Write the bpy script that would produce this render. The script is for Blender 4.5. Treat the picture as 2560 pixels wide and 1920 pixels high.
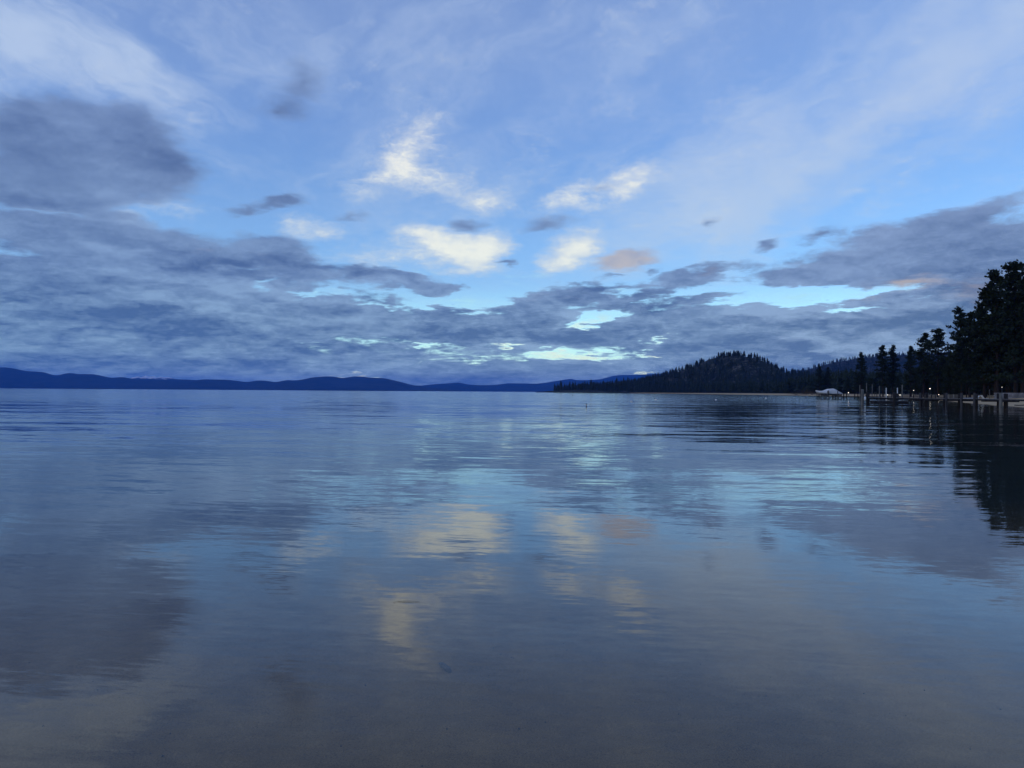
import bpy, bmesh, math, random
import numpy as np
from mathutils import Vector, Matrix

# ---------------------------------------------------------------- reset
for o in list(bpy.data.objects):
    bpy.data.objects.remove(o, do_unlink=True)
scene = bpy.context.scene
COL = scene.collection
rng = np.random.default_rng(7)
random.seed(7)
R = math.radians

# ---------------------------------------------------------------- camera
EYE = 1.7                      # metres above the lake
FOC = 1924.0                   # focal length in pixels of the 2560 px wide photograph
HOR = 979.2                    # horizon row at the middle of the frame
PITCH = math.atan((HOR - 960) / FOC)
ROLL = 0.0068
cam_d = bpy.data.cameras.new("camera")
cam = bpy.data.objects.new("camera", cam_d)
COL.objects.link(cam)
cam_d.sensor_fit = 'HORIZONTAL'
cam_d.sensor_width = 36.0
cam_d.lens = 36.0 * FOC / 2560.0
cam_d.clip_start = 0.05
cam_d.clip_end = 200000.0
CAM_ROT = Matrix.Rotation(math.pi / 2 + PITCH, 3, 'X') @ Matrix.Rotation(ROLL, 3, 'Z')
cam.matrix_world = Matrix.Translation((0, 0, EYE)) @ CAM_ROT.to_4x4()
scene.camera = cam

def ray(px, py):
    """world direction of a photograph pixel"""
    return (CAM_ROT @ Vector(((px - 1280) / FOC, -(py - 960) / FOC, -1))).normalized()
def horizon(px):
    return HOR + (px - 1280) * ROLL
def at_depth(px, depth, z=0.0):
    """point at a known forward distance (metres along +Y) in a pixel column"""
    d = ray(px, horizon(px))
    return Vector((d.x / d.y * depth, depth, z))
def on_water(px, py):
    d = ray(px, py)
    t = -EYE / d.z
    return Vector((d.x * t, d.y * t, 0.0))
def z_at(py, px, depth):
    d = ray(px, py)
    return EYE + d.z / d.y * depth

# ---------------------------------------------------------------- render settings
scene.view_settings.view_transform = 'Standard'
scene.view_settings.look = 'None'
scene.view_settings.exposure = 0.0
scene.view_settings.gamma = 1.0
scene.view_settings.use_curve_mapping = False
scene.render.engine = 'CYCLES'
cy = scene.cycles
cy.use_denoising = True
cy.max_bounces = 8
cy.diffuse_bounces = 2
cy.glossy_bounces = 3
cy.transmission_bounces = 2
cy.volume_bounces = 1
cy.transparent_max_bounces = 8
cy.caustics_reflective = False
cy.caustics_refractive = False
cy.sample_clamp_indirect = 4.0

# ---------------------------------------------------------------- small node language
class Sk:
    nt = None
    def __init__(self, s): self.s = s
    @staticmethod
    def _set(inp, v):
        if isinstance(v, Sk): Sk.nt.links.new(v.s, inp)
        else: inp.default_value = v
    def __add__(a, b): return mth('ADD', a, b)
    def __radd__(a, b): return mth('ADD', b, a)
    def __sub__(a, b): return mth('SUBTRACT', a, b)
    def __rsub__(a, b): return mth('SUBTRACT', b, a)
    def __mul__(a, b): return mth('MULTIPLY', a, b)
    def __rmul__(a, b): return mth('MULTIPLY', b, a)
    def __truediv__(a, b): return mth('DIVIDE', a, b)

def node(kind, **kw):
    n = Sk.nt.nodes.new(kind)
    for k, v in kw.items(): setattr(n, k, v)
    return n
def mth(op, a, b=None, c=None, clamp=False):
    n = node('ShaderNodeMath', operation=op, use_clamp=clamp)
    for i, v in enumerate((a, b, c)):
        if v is not None: Sk._set(n.inputs[i], v)
    return Sk(n.outputs[0])
def vec(x, y, z=0.0):
    n = node('ShaderNodeCombineXYZ')
    for i, v in enumerate((x, y, z)): Sk._set(n.inputs[i], v)
    return Sk(n.outputs[0])
def sep(v):
    n = node('ShaderNodeSeparateXYZ'); Sk._set(n.inputs[0], v)
    return [Sk(o) for o in n.outputs]
def vmath(op, a, b=None, scale=None):
    n = node('ShaderNodeVectorMath', operation=op)
    Sk._set(n.inputs[0], a)
    if b is not None: Sk._set(n.inputs[1], b)
    if scale is not None: Sk._set(n.inputs['Scale'], scale)
    return Sk(n.outputs['Value'] if op in ('LENGTH', 'DOT_PRODUCT', 'DISTANCE') else n.outputs[0])
def noise(v, scale, detail=4, rough=0.5, dist=0.0, lac=2.0, color=False):
    n = node('ShaderNodeTexNoise', noise_dimensions='3D')
    Sk._set(n.inputs['Vector'], v)
    n.inputs['Scale'].default_value = scale; n.inputs['Detail'].default_value = detail
    n.inputs['Roughness'].default_value = rough; n.inputs['Distortion'].default_value = dist
    n.inputs['Lacunarity'].default_value = lac
    return Sk(n.outputs['Color' if color else 'Fac'])
def mapr(v, a, b, c=0.0, d=1.0, smooth=True):
    n = node('ShaderNodeMapRange', interpolation_type='SMOOTHSTEP' if smooth else 'LINEAR')
    for k, x in zip(('Value', 'From Min', 'From Max', 'To Min', 'To Max'), (v, a, b, c, d)): Sk._set(n.inputs[k], x)
    return Sk(n.outputs['Result'])
def mixc(f, a, b, mode='MIX'):
    n = node('ShaderNodeMix', data_type='RGBA', blend_type=mode)
    n.clamp_factor = True
    Sk._set(n.inputs[0], f)
    for i, v in ((6, a), (7, b)):
        if isinstance(v, (tuple, list)) and len(v) == 3: v = (*v, 1.0)
        Sk._set(n.inputs[i], v)
    return Sk(n.outputs[2])
def ramp(f, stops, interp='EASE'):
    n = node('ShaderNodeValToRGB'); Sk._set(n.inputs[0], f)
    cr = n.color_ramp; cr.interpolation = interp
    while len(cr.elements) < len(stops): cr.elements.new(0.5)
    for e, (p, c) in zip(cr.elements, stops):
        e.position = p; e.color = (*c, 1.0) if len(c) == 3 else c
    return Sk(n.outputs[0])
def srgb(r, g, b):
    f = lambda c: c / 12.92 if c <= 0.04045 else ((c + 0.055) / 1.055) ** 2.4
    return tuple(f(c / 255) for c in (r, g, b))

# ---------------------------------------------------------------- world: dusk sky with cloud layers
SUN_EL, SUN_ROT = 6.0, -115.0
BG = 0.13
world = bpy.data.worlds.new("World")
scene.world = world
world.use_nodes = True
Sk.nt = world.node_tree
Sk.nt.nodes.clear()
tc = node('ShaderNodeTexCoord')
DIR = Sk(tc.outputs['Generated'])
dx, dy, dz = sep(DIR)
AZ = mth('ARCTAN2', dx, dy)
EL = mth('ARCSINE', dz)
sky = node('ShaderNodeTexSky', sky_type='NISHITA')
sky.sun_disc = False
sky.sun_elevation = R(SUN_EL); sky.sun_rotation = R(SUN_ROT)
sky.altitude = 1900; sky.ozone_density = 3.0; sky.air_density = 1.0; sky.dust_density = 0.4

# cloud-layer coordinates: the point where the view ray meets a high flat sheet
ez = mth('MAXIMUM', dz, 0.0) + 0.11
PX, PY = dx / ez, dy / ez
P = vec(PX, PY, 0.0)

K = 2560 / 2212.0
def skypos(fx, fy):
    d = ray(fx * K, fy * K)
    return math.atan2(d.x, d.y), math.asin(d.z)
def field(blobs, v, start=0.0):
    """sum of soft ellipses in azimuth/elevation: (x, y, rx, ry, tilt in degrees, weight)"""
    acc = None
    for fx, fy, rx, ry, tilt, w in blobs:
        a, e = skypos(fx, fy)
        u = (fx * K - 1280) / FOC
        m = node('ShaderNodeMapping', vector_type='TEXTURE')
        Sk._set(m.inputs[0], v)
        m.inputs['Location'].default_value = (a, e, 0)
        m.inputs['Rotation'].default_value = (0, 0, R(tilt))
        m.inputs['Scale'].default_value = (rx * K / FOC / (1 + u * u * 0.8), ry * K / FOC / (1 + u * u * 0.4), 1)
        g = node('ShaderNodeTexGradient', gradient_type='SPHERICAL')
        Sk.nt.links.new(m.outputs[0], g.inputs[0])
        acc = mth('MULTIPLY_ADD', Sk(g.outputs['Fac']), w, start if acc is None else acc)
    return acc

# fibrous and lumpy noise shared by the layers
NB = noise(P, 0.9, 3, 0.5)                                # big
NM = noise(vmath('ADD', P, (3.1, 7.7, 0)), 2.6, 6, 0.58)  # lumps
ND = noise(vmath('ADD', P, (8.3, 1.9, 2.0)), 8.0, 5, 0.6) # ragged edges
warp = noise(P, 2.2, 4, 0.6, color=True)
wx, wy, _ = sep(warp)
AEw = vec(AZ + (wx - 0.5) * 0.11, EL + (wy - 0.5) * 0.05, 0.0)
fine = noise(P, 5.0, 4, 0.6, color=True)
gx, gy, _ = sep(fine)
AEf = vec(AZ + (wx - 0.5) * 0.06 + (gx - 0.5) * 0.035, EL + (wy - 0.5) * 0.035 + (gy - 0.5) * 0.022, 0.0)

NI = noise(vec(AZ * 1.0 + (wx - 0.5) * 0.10, EL * 1.25 + (wy - 0.5) * 0.10, 7.0), 8.5, 8, 0.60)      # round billows
NJ = noise(vec(AZ * 1.0 + (gx - 0.5) * 0.05, EL * 2.6 + (gy - 0.5) * 0.05, 2.0), 10.0, 8, 0.60)     # flattened billows
NK = noise(vec(AZ + (gx - 0.5) * 0.02, EL * 1.7 + (gy - 0.5) * 0.02, 4.0), 34.0, 7, 0.66)               # crisp small puffs
ck, sk_ = math.cos(R(-24)), math.sin(R(-24))
FL = noise(vec((AZ * ck + EL * sk_) * 3.0 + (wx - 0.5) * 0.9, (EL * ck - AZ * sk_) * 10.0 + (wy - 0.5) * 1.2, 3.0), 3.2, 8, 0.64)   # brushed fibres, upper left
leftk = mapr(AZ, -0.48, -0.12, 1.0, 0.0)
# clear sky: scattering sky plus a thin high veil
nish = Sk(sky.outputs[0])
clear = mixc(1.0, nish, (1.6 * BG, 1.45 * BG, 1.35 * BG), 'MULTIPLY')
veil = ramp(mth('DIVIDE', EL, 0.75, clamp=True), [
    (0.00, (0.30, 0.50, 0.66)), (0.10, (0.22, 0.40, 0.58)), (0.20, (0.10, 0.18, 0.42)),
    (0.36, (0.09, 0.15, 0.36)), (0.62, (0.135, 0.18, 0.36)), (1.0, (0.12, 0.14, 0.30))])
clear = mixc(1.0, clear, veil, 'ADD')

# high cirrus: streaks fanning up to the right, and broad pale sheets
cs, sn = math.cos(R(34)), math.sin(R(34))
ST = vec((AZ * cs + EL * sn) * 2.0 + (wx - 0.5) * 0.8, (EL * cs - AZ * sn) * 6.5 + (wy - 0.5) * 1.3, 0.0)
streak = noise(ST, 2.0, 7, 0.60)
soft = noise(vec(AZ * 2.2, EL * 3.6, 5.0), 1.6, 5, 0.55)
cirrus_b = field([
    (30, 60, 330, 170, 12, 0.6), (220, 140, 360, 100, -20, 0.65), (20, 110, 120, 90, 0, 0.35), (300, 150, 160, 50, -25, 0.35),
    (640, 190, 420, 220, 0, 0.30), (1750, 330, 760, 210, 28, 0.42), (1950, 130, 620, 260, 25, 0.32),
    (1440, 450, 420, 150, 25, 0.45), (2160, 90, 330, 190, 0, 0.35), (980, 340, 420, 220, 30, 0.40),
    (1560, 510, 150, 70, 25, 0.4), (1880, 260, 430, 60, 33, 0.3), (1000, 60, 900, 200, 0, 0.2), (1500, 300, 300, 160, 20, 0.25)], AEw)
cirrus = mapr(cirrus_b + (streak - 0.5) * (1.5 - leftk * 1.0) + (FL - 0.5) * 1.6 * leftk + (soft - 0.5) * 0.7 + (NI - 0.5) * 0.8, -0.10, 1.15)
sky_c = mixc(cirrus * 0.85, clear, srgb(186, 206, 236))

# bright mid-level clouds still catching light
white_b = field([
    (930, 265, 45, 60, -30, 0.7), (890, 310, 70, 95, -30, 0.85), (850, 355, 60, 90, -28, 0.75), (790, 415, 80, 36, 30, 0.75), (960, 395, 170, 70, -14, 0.75),
    (1050, 435, 110, 36, -10, 0.75), (880, 380, 110, 60, 0, 0.35), (1320, 408, 190, 44, 16, 0.85), (1390, 385, 50, 70, -45, 0.55), (1220, 432, 80, 22, 12, 0.6), (1345, 440, 70, 22, 35, 0.5),
    (985, 540, 150, 62, -8, 1.75), (1060, 525, 80, 50, 10, 0.8), (905, 500, 60, 20, 0, 0.8), (1040, 580, 60, 20, 0, 0.6),
    (1232, 548, 100, 50, 30, 1.75), (1270, 528, 60, 22, 10, 0.5), (655, 490, 95, 40, 0, 1.25), (275, 478, 40, 20, 0, 0.8), (790, 550, 150, 34, 0, 0.55), (700, 510, 60, 40, 0, 0.4),
    (400, 455, 130, 24, 0, 0.55), (1555, 512, 70, 26, 10, 0.55), (1500, 470, 160, 40, 20, 0.35), (240, 340, 60, 30, -30, 0.4), (380, 230, 120, 40, -30, 0.3)], AEf)
hiw = mapr(EL, 0.20, 0.30)
STw = vec((AZ * cs + EL * sn) * 3.0 + (gx - 0.5) * 0.5 + (wx - 0.5) * 1.2, (EL * cs - AZ * sn) * 8.0 + (gy - 0.5) * 0.5 + (wy - 0.5) * 1.6, 9.0)
fil = noise(STw, 3.0, 8, 0.66)
wn = (NI - 0.5) * 1.5 + (ND - 0.5) * 0.6 + (NJ - 0.5) * 0.5 + (fil - 0.5) * (0.6 + hiw * 1.5) + (NK - 0.5) * 1.3
white_a = mapr(white_b + wn, 0.08, 1.35 + hiw * 0.25)
white_core = mapr(white_b + wn * 1.5, 0.60, 1.95)
white_c = mixc(white_core, srgb(202, 214, 232), srgb(242, 243, 238))
sky_c = mixc(white_a * 0.97, sky_c, white_c)

# slots of bright far sky close to the horizon
slot_b = field([
    (1205, 767, 85, 13, -3, 1.4), (1310, 771, 100, 13, 2, 1.3), (1420, 768, 60, 11, 0, 1.2), (1100, 746, 95, 8, 0, 1.1),
    (1385, 806, 85, 7, 3, 1.6), (1290, 690, 80, 14, 6, 1.2), (1010, 652, 150, 12, 3, 1.1), (1750, 642, 130, 24, 3, 1.3),
    (575, 605, 40, 22, 30, 1.2), (690, 636, 90, 9, 0, 1.0), (1430, 736, 90, 8, 8, 1.0), (1350, 630, 120, 10, 8, 0.8),
    (640, 812, 200, 11, 0, 1.0), (790, 808, 150, 9, 0, 0.9), (650, 738, 60, 4, 2, 0.7), (1690, 727, 50, 5, 0, 0.9),
    (1790, 717, 70, 6, 4, 0.9), (930, 745, 60, 5, 0, 0.9), (820, 665, 80, 6, 0, 0.8), (1180, 738, 90, 6, 0, 0.9), (1560, 740, 60, 5, 0, 0.9), (1850, 668, 120, 7, 3, 0.8), (1950, 640, 90, 8, 0, 0.6), (1240, 705, 60, 8, 10, 0.9), (900, 585, 60, 10, 0, 0.8), (540, 572, 70, 10, 8, 0.9), (1560, 655, 140, 10, 5, 0.7), (1100, 600, 200, 26, 0, 0.7)], AEf)

slot_b = slot_b * mapr(NJ * 0.6 + NK * 0.4, 0.38, 0.60, 0.30, 1.15)

# low broken cloud deck, grey-blue
dark_b = field([
    (110, 325, 360, 145, -4, 1.75), (330, 345, 180, 85, -20, 0.7), (1100, 845, 2200, 70, 0, 1.1), (300, 462, 130, 16, 0, -0.7), (120, 470, 200, 10, 0, -0.45), (430, 465, 120, 18, 0, -0.4), (310, 340, 210, 100, -25, 0.9), (110, 245, 150, 60, 10, 0.75), (320, 245, 120, 46, -20, 0.7),
    (40, 430, 340, 80, 0, 1.05), (180, 455, 140, 30, 0, 0.5), (235, 372, 50, 16, -10, -0.55),
    (330, 535, 420, 62, -2, 1.25), (60, 540, 300, 80, 0, 0.6), (600, 530, 120, 44, -8, 0.9), (540, 452, 120, 20, 18, 1.05), (620, 430, 75, 26, 6, 1.2),
    (645, 175, 75, 95, -18, 1.05), (590, 235, 100, 36, 0, 0.95), (555, 180, 60, 40, 0, 0.3), (440, 230, 120, 50, 0, 0.25),
    (300, 615, 480, 60, 0, 1.0), (640, 590, 320, 46, -3, 0.95), (880, 605, 190, 32, -8, 1.0), (960, 628, 90, 16, 8, 0.8),
    (250, 720, 900, 150, 0, 1.55), (1080, 715, 260, 60, 0, 1.35), (980, 690, 130, 36, 0, 0.8), (1130, 680, 110, 40, 0, 0.8), (760, 680, 300, 60, 0, 0.7),
    (1180, 735, 300, 24, 0, 0.75), (1290, 674, 140, 15, 4, 0.6), (1270, 708, 130, 13, 0, 0.6), (1540, 642, 130, 15, 6, 0.8), (1940, 632, 110, 15, 3, 0.8), (1660, 655, 120, 10, 0, 0.5), (1280, 640, 210, 40, 0, 1.3), (1170, 648, 120, 20, 0, 0.7), (1500, 598, 190, 32, 10, 1.15), (1440, 585, 80, 20, 10, 0.45),
    (1900, 565, 330, 62, 4, 1.6), (2140, 530, 250, 100, 0, 1.3), (1770, 502, 75, 30, 8, 1.0), (1870, 508, 80, 28, 5, 0.9), (2010, 500, 150, 40, 5, 1.0),
    (1720, 602, 150, 26, 0, 0.9), (2130, 640, 280, 80, 0, 1.0), (1890, 648, 90, 24, 0, 1.0),
    (1620, 705, 360, 60, -3, 1.4), (1450, 720, 260, 50, 0, 1.0), (1480, 668, 130, 28, 5, 0.7), (2000, 720, 460, 90, 0, 1.2),
    (1300, 800, 1300, 60, 0, 0.95), (1750, 770, 700, 50, 0, 0.8), (2100, 780, 500, 80, 0, 0.8),
    (1020, 484, 60, 20, 0, 1.15), (1185, 492, 90, 24, 6, 1.05), (1100, 567, 55, 9, 6, 1.0), (1530, 477, 40, 18, 10, 0.65), (1655, 526, 42, 20, 20, 1.0),
    (1330, 593, 55, 11, 6, 0.85), (1400, 577, 35, 10, 6, 0.7), (1470, 342, 90, 18, 12, 0.5), (1310, 415, 60, 14, 0, 0.45),
    (2170, 430, 200, 22, 12, 0.7), (2130, 462, 170, 20, 15, 0.55), (745, 470, 60, 12, 0, 0.75), (530, 325, 45, 20, 0, 0.45)], AEf)
behind = mapr(mth('ABSOLUTE', AZ), 0.62, 0.95)            # outside the frame the deck simply goes on
low = mapr(EL, 0.02, 0.42, 0.75, -0.10)
dark_b = dark_b + behind * (low + (NB - 0.5) * 1.6)
hi = mapr(EL, 0.10, 0.26)
Dn = dark_b - slot_b * 0.95 + (NM - 0.5) * (0.85 - hi * 0.65) + (ND - 0.5) * (0.85 - hi * 0.7) + (NJ - 0.5) * (1.0 - hi * 0.5) + (NI - 0.5) * (0.35 + hi * 1.2) + (NB - 0.5) * 0.4 + (NK - 0.5) * (0.95 - hi * 0.35)
dark_a = mapr(Dn, 0.24, 0.66 + hi * 0.50)
# the deck shows paler where it is thin and near its upper edges
NMs = noise(vec(PX * 1.0 + 3.1, PY * 1.05 + 7.7, 0.0), 2.6, 6, 0.58)
edge = mapr((NM - NMs) * 2.4 + (ND - 0.5) * 0.5, -0.25, 0.5)
thick = mapr(Dn, 0.45, 1.6)
leftlow = mapr(AZ, -0.85, 0.16, 1.0, 0.0) * mapr(EL, 0.00, 0.22, 1.0, 0.0)
right = mapr(AZ, 0.05, 0.55)
base_d = mixc(right, srgb(79, 104, 152), srgb(82, 105, 149))
base_d = mixc(leftlow, base_d, srgb(50, 82, 144))
base_l = mixc(right, srgb(138, 164, 208), srgb(139, 161, 204))
base_l = mixc(leftlow, base_l, srgb(114, 144, 190))
band = noise(vec(AZ * 2.2 + (wx - 0.5) * 0.5, EL * 15.0 + (wy - 0.5) * 0.8, 0.0), 2.0, 6, 0.58)
NJs = noise(vec(AZ * 1.0 + (gx - 0.5) * 0.05, EL * 2.6 + (gy - 0.5) * 0.05 + 0.030, 2.0), 10.0, 8, 0.60)   # same billows, looked at slightly higher
lowk = mapr(EL, 0.05, 0.26, 1.0, 0.10)
NKs = noise(vec(AZ + (gx - 0.5) * 0.02, EL * 1.7 + (gy - 0.5) * 0.02 + 0.010, 4.0), 34.0, 7, 0.66)
tone = 0.30 + edge * 0.12 + (1.0 - thick) * 0.30 + (band - 0.5) * 3.0 * lowk + (NJ - NJs) * (0.3 + lowk * 2.6) + (NK - NKs) * (0.25 + lowk * 1.1) + (NI - 0.5) * (1.3 - lowk * 0.7) + (NB - 0.5) * 0.9
dark_c = mixc(mth('MULTIPLY', tone, 1.0, clamp=True), base_d, base_l)
# warm tops
warm_b = field([(1345, 560, 92, 28, 7, 1.5), (1950, 605, 120, 22, 0, 0.8), (2120, 620, 160, 50, 0, 0.42), (1870, 640, 90, 20, 0, 0.45),
                (1540, 585, 70, 20, 0, 0.4), (2150, 660, 160, 50, 0, 0.3), (480, 545, 200, 22, 0, 0.22), (1170, 640, 200, 40, 0, 0.2)], AEf)
warm = mapr(warm_b + (ND - 0.5) * 0.7, 0.12, 0.95)

slot_a = mapr(slot_b + (ND - 0.5) * 1.2 + (NM - 0.5) * 0.6, 0.30, 1.25)
slot_c = mixc(mapr(EL, 0.070, 0.11), srgb(242, 246, 228), srgb(176, 224, 248))
slot_c = mixc(mapr(AZ, -0.2, -0.05, 1.0, 0.0) * mapr(EL, 0.03, 0.06, 1.0, 0.0), slot_c, srgb(220, 210, 206))
sky_c = mixc(slot_a * 0.72, sky_c, slot_c)
sky_c = mixc(dark_a * 0.97, sky_c, dark_c)
sky_c = mixc(warm * 0.72, sky_c, mixc(mapr(NK * 0.5 + NI * 0.5, 0.38, 0.62), srgb(164, 158, 172), srgb(196, 178, 170)))

# the lowest sky is seen through many kilometres of blue air
sky_c = mixc(1.0, sky_c, ramp(mth('DIVIDE', EL, 0.4, clamp=True), [(0.0, (1.50, 1.55, 1.14)), (0.12, (1.26, 1.30, 1.06)), (0.35, (1.05, 1.09, 1.02)), (0.8, (1.0, 1.0, 1.0))], 'LINEAR'), 'MULTIPLY')
bgn = node('ShaderNodeBackground')
Sk.nt.links.new(mixc(1.0, sky_c, (1 / BG, 1 / BG, 1 / BG), 'MULTIPLY').s, bgn.inputs['Color'])
bgn.inputs['Strength'].default_value = BG
wout = node('ShaderNodeOutputWorld')
Sk.nt.links.new(bgn.outputs[0], wout.inputs['Surface'])
world.cycles.sampling_method = 'MANUAL'
world.cycles.sample_map_resolution = 512

# ---------------------------------------------------------------- sun (low, behind cloud)
sd = bpy.data.lights.new("sun", 'SUN')
sd.energy = 0.5
sd.angle = R(14)
sd.color = (1.0, 0.86, 0.72)
sun = bpy.data.objects.new("sun", sd)
COL.objects.link(sun)
sv = Vector((math.sin(R(SUN_ROT)) * math.cos(R(SUN_EL)), math.cos(R(SUN_ROT)) * math.cos(R(SUN_EL)), math.sin(R(SUN_EL))))
sun.rotation_mode = 'QUATERNION'
sun.rotation_quaternion = sv.to_track_quat('Z', 'Y')
sun.location = (-60, -40, 30)
# ---------------------------------------------------------------- materials
def material(name, build):
    m = bpy.data.materials.new(name); m.use_nodes = True
    Sk.nt = m.node_tree; Sk.nt.nodes.clear()
    out = node('ShaderNodeOutputMaterial')
    build(out)
    return m
def principled(out, color, rough=0.8, normal=None, metallic=0.0, spec=0.3):
    b = node('ShaderNodeBsdfPrincipled')
    if isinstance(color, (tuple, list)): color = (*color, 1.0)
    Sk._set(b.inputs['Base Color'], color)
    Sk._set(b.inputs['Roughness'], rough)
    b.inputs['Metallic'].default_value = metallic
    b.inputs['Specular IOR Level'].default_value = spec
    if normal is not None: Sk._set(b.inputs['Normal'], normal)
    Sk.nt.links.new(b.outputs[0], out.inputs['Surface'])
    return b
def geo_pos():
    return Sk(node('ShaderNodeNewGeometry').outputs['Position'])
def obj_pos():
    return Sk(node('ShaderNodeTexCoord').outputs['Object'])
def bump(h, strength=0.4, dist=0.02):
    b = node('ShaderNodeBump'); b.inputs['Strength'].default_value = strength; b.inputs['Distance'].default_value = dist
    Sk._set(b.inputs['Height'], h)
    return Sk(b.outputs[0])
def mottled(name, a, b, scale=3.0, rough=0.85, bstr=0.3, stretch=(1, 1, 1), spec=0.25):
    def f(out):
        p = vmath('MULTIPLY', obj_pos(), stretch)
        n = noise(p, scale, 5, 0.6)
        principled(out, mixc(mapr(n, 0.3, 0.7), a, b), rough, bump(n, bstr, 0.02), spec=spec)
    return material(name, f)

def m_ground(out):
    p = geo_pos(); x, y, z = sep(p)
    n1 = noise(p, 0.35, 4, 0.55); n2 = noise(p, 6.0, 4, 0.6); n3 = noise(p, 120.0, 3, 0.7)
    dry = mixc(n1, (0.54, 0.36, 0.185), (0.44, 0.30, 0.16))
    wet = mixc(mapr(n2, 0.3, 0.7), (0.175, 0.095, 0.034), (0.135, 0.074, 0.028))
    grain = mapr(n3, 0.30, 0.72, 0.45, 1.6, smooth=False)
    wet = mixc(1.0, wet, vec(grain, grain, grain), 'MULTIPLY')
    c = mixc(mapr(z + (n1 - 0.5) * 0.04, 0.0, 0.055), wet, dry)
    duff = mixc(noise(p, 1.2, 4, 0.6), (0.045, 0.034, 0.025), (0.06, 0.06, 0.035))
    c = mixc(mapr(z + (noise(p, 0.15, 3, 0.5) - 0.5) * 1.2, 1.35, 1.9), c, duff)
    depth_dim = mapr(z, -0.75, -0.15, 1.0, 0.0)  # deeper bed goes near black: light lost in the water, painted into its colour
    c = mixc(depth_dim, c, (0.008, 0.012, 0.010))
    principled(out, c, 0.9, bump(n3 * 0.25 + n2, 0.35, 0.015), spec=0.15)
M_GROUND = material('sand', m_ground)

def m_water(out):
    p = geo_pos(); x, y, z = sep(p)
    r = vmath('LENGTH', vec(x, y, 0.0))
    ca, sa = math.cos(R(7)), math.sin(R(7))
    xr, yr = x * ca - y * sa, y * ca + x * sa
    def slopes(fx, fy, detail, rough, off):
        v = vec(xr * fx + off, yr * fy + off * 1.7, 0.0)
        c = noise(v, 1.0, detail, rough, 0.35, color=True)
        a, b, _ = sep(c)
        return a - 0.5, b - 0.5
    # patches of calmer and more ruffled water
    patch = noise(vec(x * 0.035, y * 0.06, 4.0), 1.0, 3, 0.55)
    calm = mapr(patch, 0.36, 0.62, 0.60, 1.25)
    far = mapr(r, 70.0, 210.0)
    mid = mapr(r, 5.0, 30.0)
    s1 = slopes(0.075, 0.50, 3, 0.55, 1.3)      # long low swell
    s2 = slopes(0.34, 2.1, 3, 0.6, 9.1)      # wavelets
    s3 = slopes(1.7, 9.0, 4, 0.62, 17.0)       # ripples
    s4 = slopes(5.5, 24.0, 3, 0.6, 31.0)      # fine ripples close in
    a4 = mapr(r, 6.0, 22.0, 0.040, 0.0) * calm
    a1 = 0.028 + mid * 0.055 + far * 0.05
    a2 = (0.024 + mid * 0.085) * calm + far * 0.16
    a3 = (0.042 + mid * 0.045) * calm + far * 0.16
    sx = s1[0] * a1 * 0.6 + s2[0] * a2 * 0.5 + s3[0] * a3 * 0.5 + s4[0] * a4 * 0.5
    sy = s1[1] * a1 + s2[1] * a2 + s3[1] * a3 + s4[1] * a4
    inc = Sk(node('ShaderNodeNewGeometry').outputs['Incoming'])
    ix, iy, iz = sep(inc)
    il = mth('SQRT', mth('MAXIMUM', ix * ix + iy * iy, 1e-6))
    hx, hy = ix / il, iy / il
    g = mth('ABSOLUTE', iz)
    # facets turned away at a grazing view are hidden by the ones in front: bend the slopes so that reflections stay above the lake
    lean = sx * hx + sy * hy
    t = g + lean * 2.0 - 0.0103
    t2 = (t + mth('SQRT', t * t + 0.00015 + far * 0.0018)) * 0.5 + 0.0103
    fix = (t2 - g) * 0.5 - lean
    nrm = vmath('NORMALIZE', vec(sx + fix * hx, sy + fix * hy, 1.0))
    cosi = mth('ABSOLUTE', vmath('DOT_PRODUCT', nrm, inc))
    fres = mth('POWER', 1.0 - mth('MINIMUM', cosi, 1.0), 5.0) * 0.98 + 0.02      # reflectance of a water surface
    gl = node('ShaderNodeBsdfGlossy'); gl.inputs['Roughness'].default_value = 0.0
    gl.inputs['Color'].default_value = (0.97, 0.98, 0.98, 1)
    Sk._set(gl.inputs['Normal'], nrm)
    tr = node('ShaderNodeBsdfTransparent'); tr.inputs['Color'].default_value = (0.93, 0.97, 0.96, 1)
    mx = node('ShaderNodeMixShader')
    Sk.nt.links.new(fres.s, mx.inputs[0])
    Sk.nt.links.new(tr.outputs[0], mx.inputs[1]); Sk.nt.links.new(gl.outputs[0], mx.inputs[2])
    Sk.nt.links.new(mx.outputs[0], out.inputs['Surface'])
M_WATER = material('lake_water', m_water)

def m_mountain(out):
    p = geo_pos(); x, y, z = sep(p)
    n = noise(p, 0.004, 5, 0.6)
    principled(out, mixc(mapr(n, 0.3, 0.7), (0.018, 0.026, 0.022), (0.034, 0.042, 0.036)), 0.95, spec=0.05)
M_MOUNT = material('far_forest_slopes', m_mountain)
def m_snow(out):
    p = geo_pos(); x, y, z = sep(p)
    n = noise(vmath('MULTIPLY', p, (0.0075, 0.0075, 0.012)), 1.0, 5, 0.65)
    s = mapr(n + (z - 270) * 0.0040, 0.44, 0.52)
    principled(out, mixc(s, (0.03, 0.04, 0.05), (0.80, 0.82, 0.85)), 0.8, spec=0.1)
M_SNOW = material('snow_streaked_rock', m_snow)
def m_hill(out):
    p = geo_pos()
    n = noise(p, 0.16, 5, 0.7); n2 = noise(p, 0.03, 4, 0.6)
    rock = mixc(mapr(n, 0.44, 0.66), (0.014, 0.018, 0.014), (0.15, 0.14, 0.12))
    c = mixc(mapr(n2 + (n - 0.5) * 0.5, 0.42, 0.60), rock, (0.018, 0.024, 0.016))
    principled(out, c, 0.95, spec=0.05)
M_HILL = material('granite_and_brush', m_hill)
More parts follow.
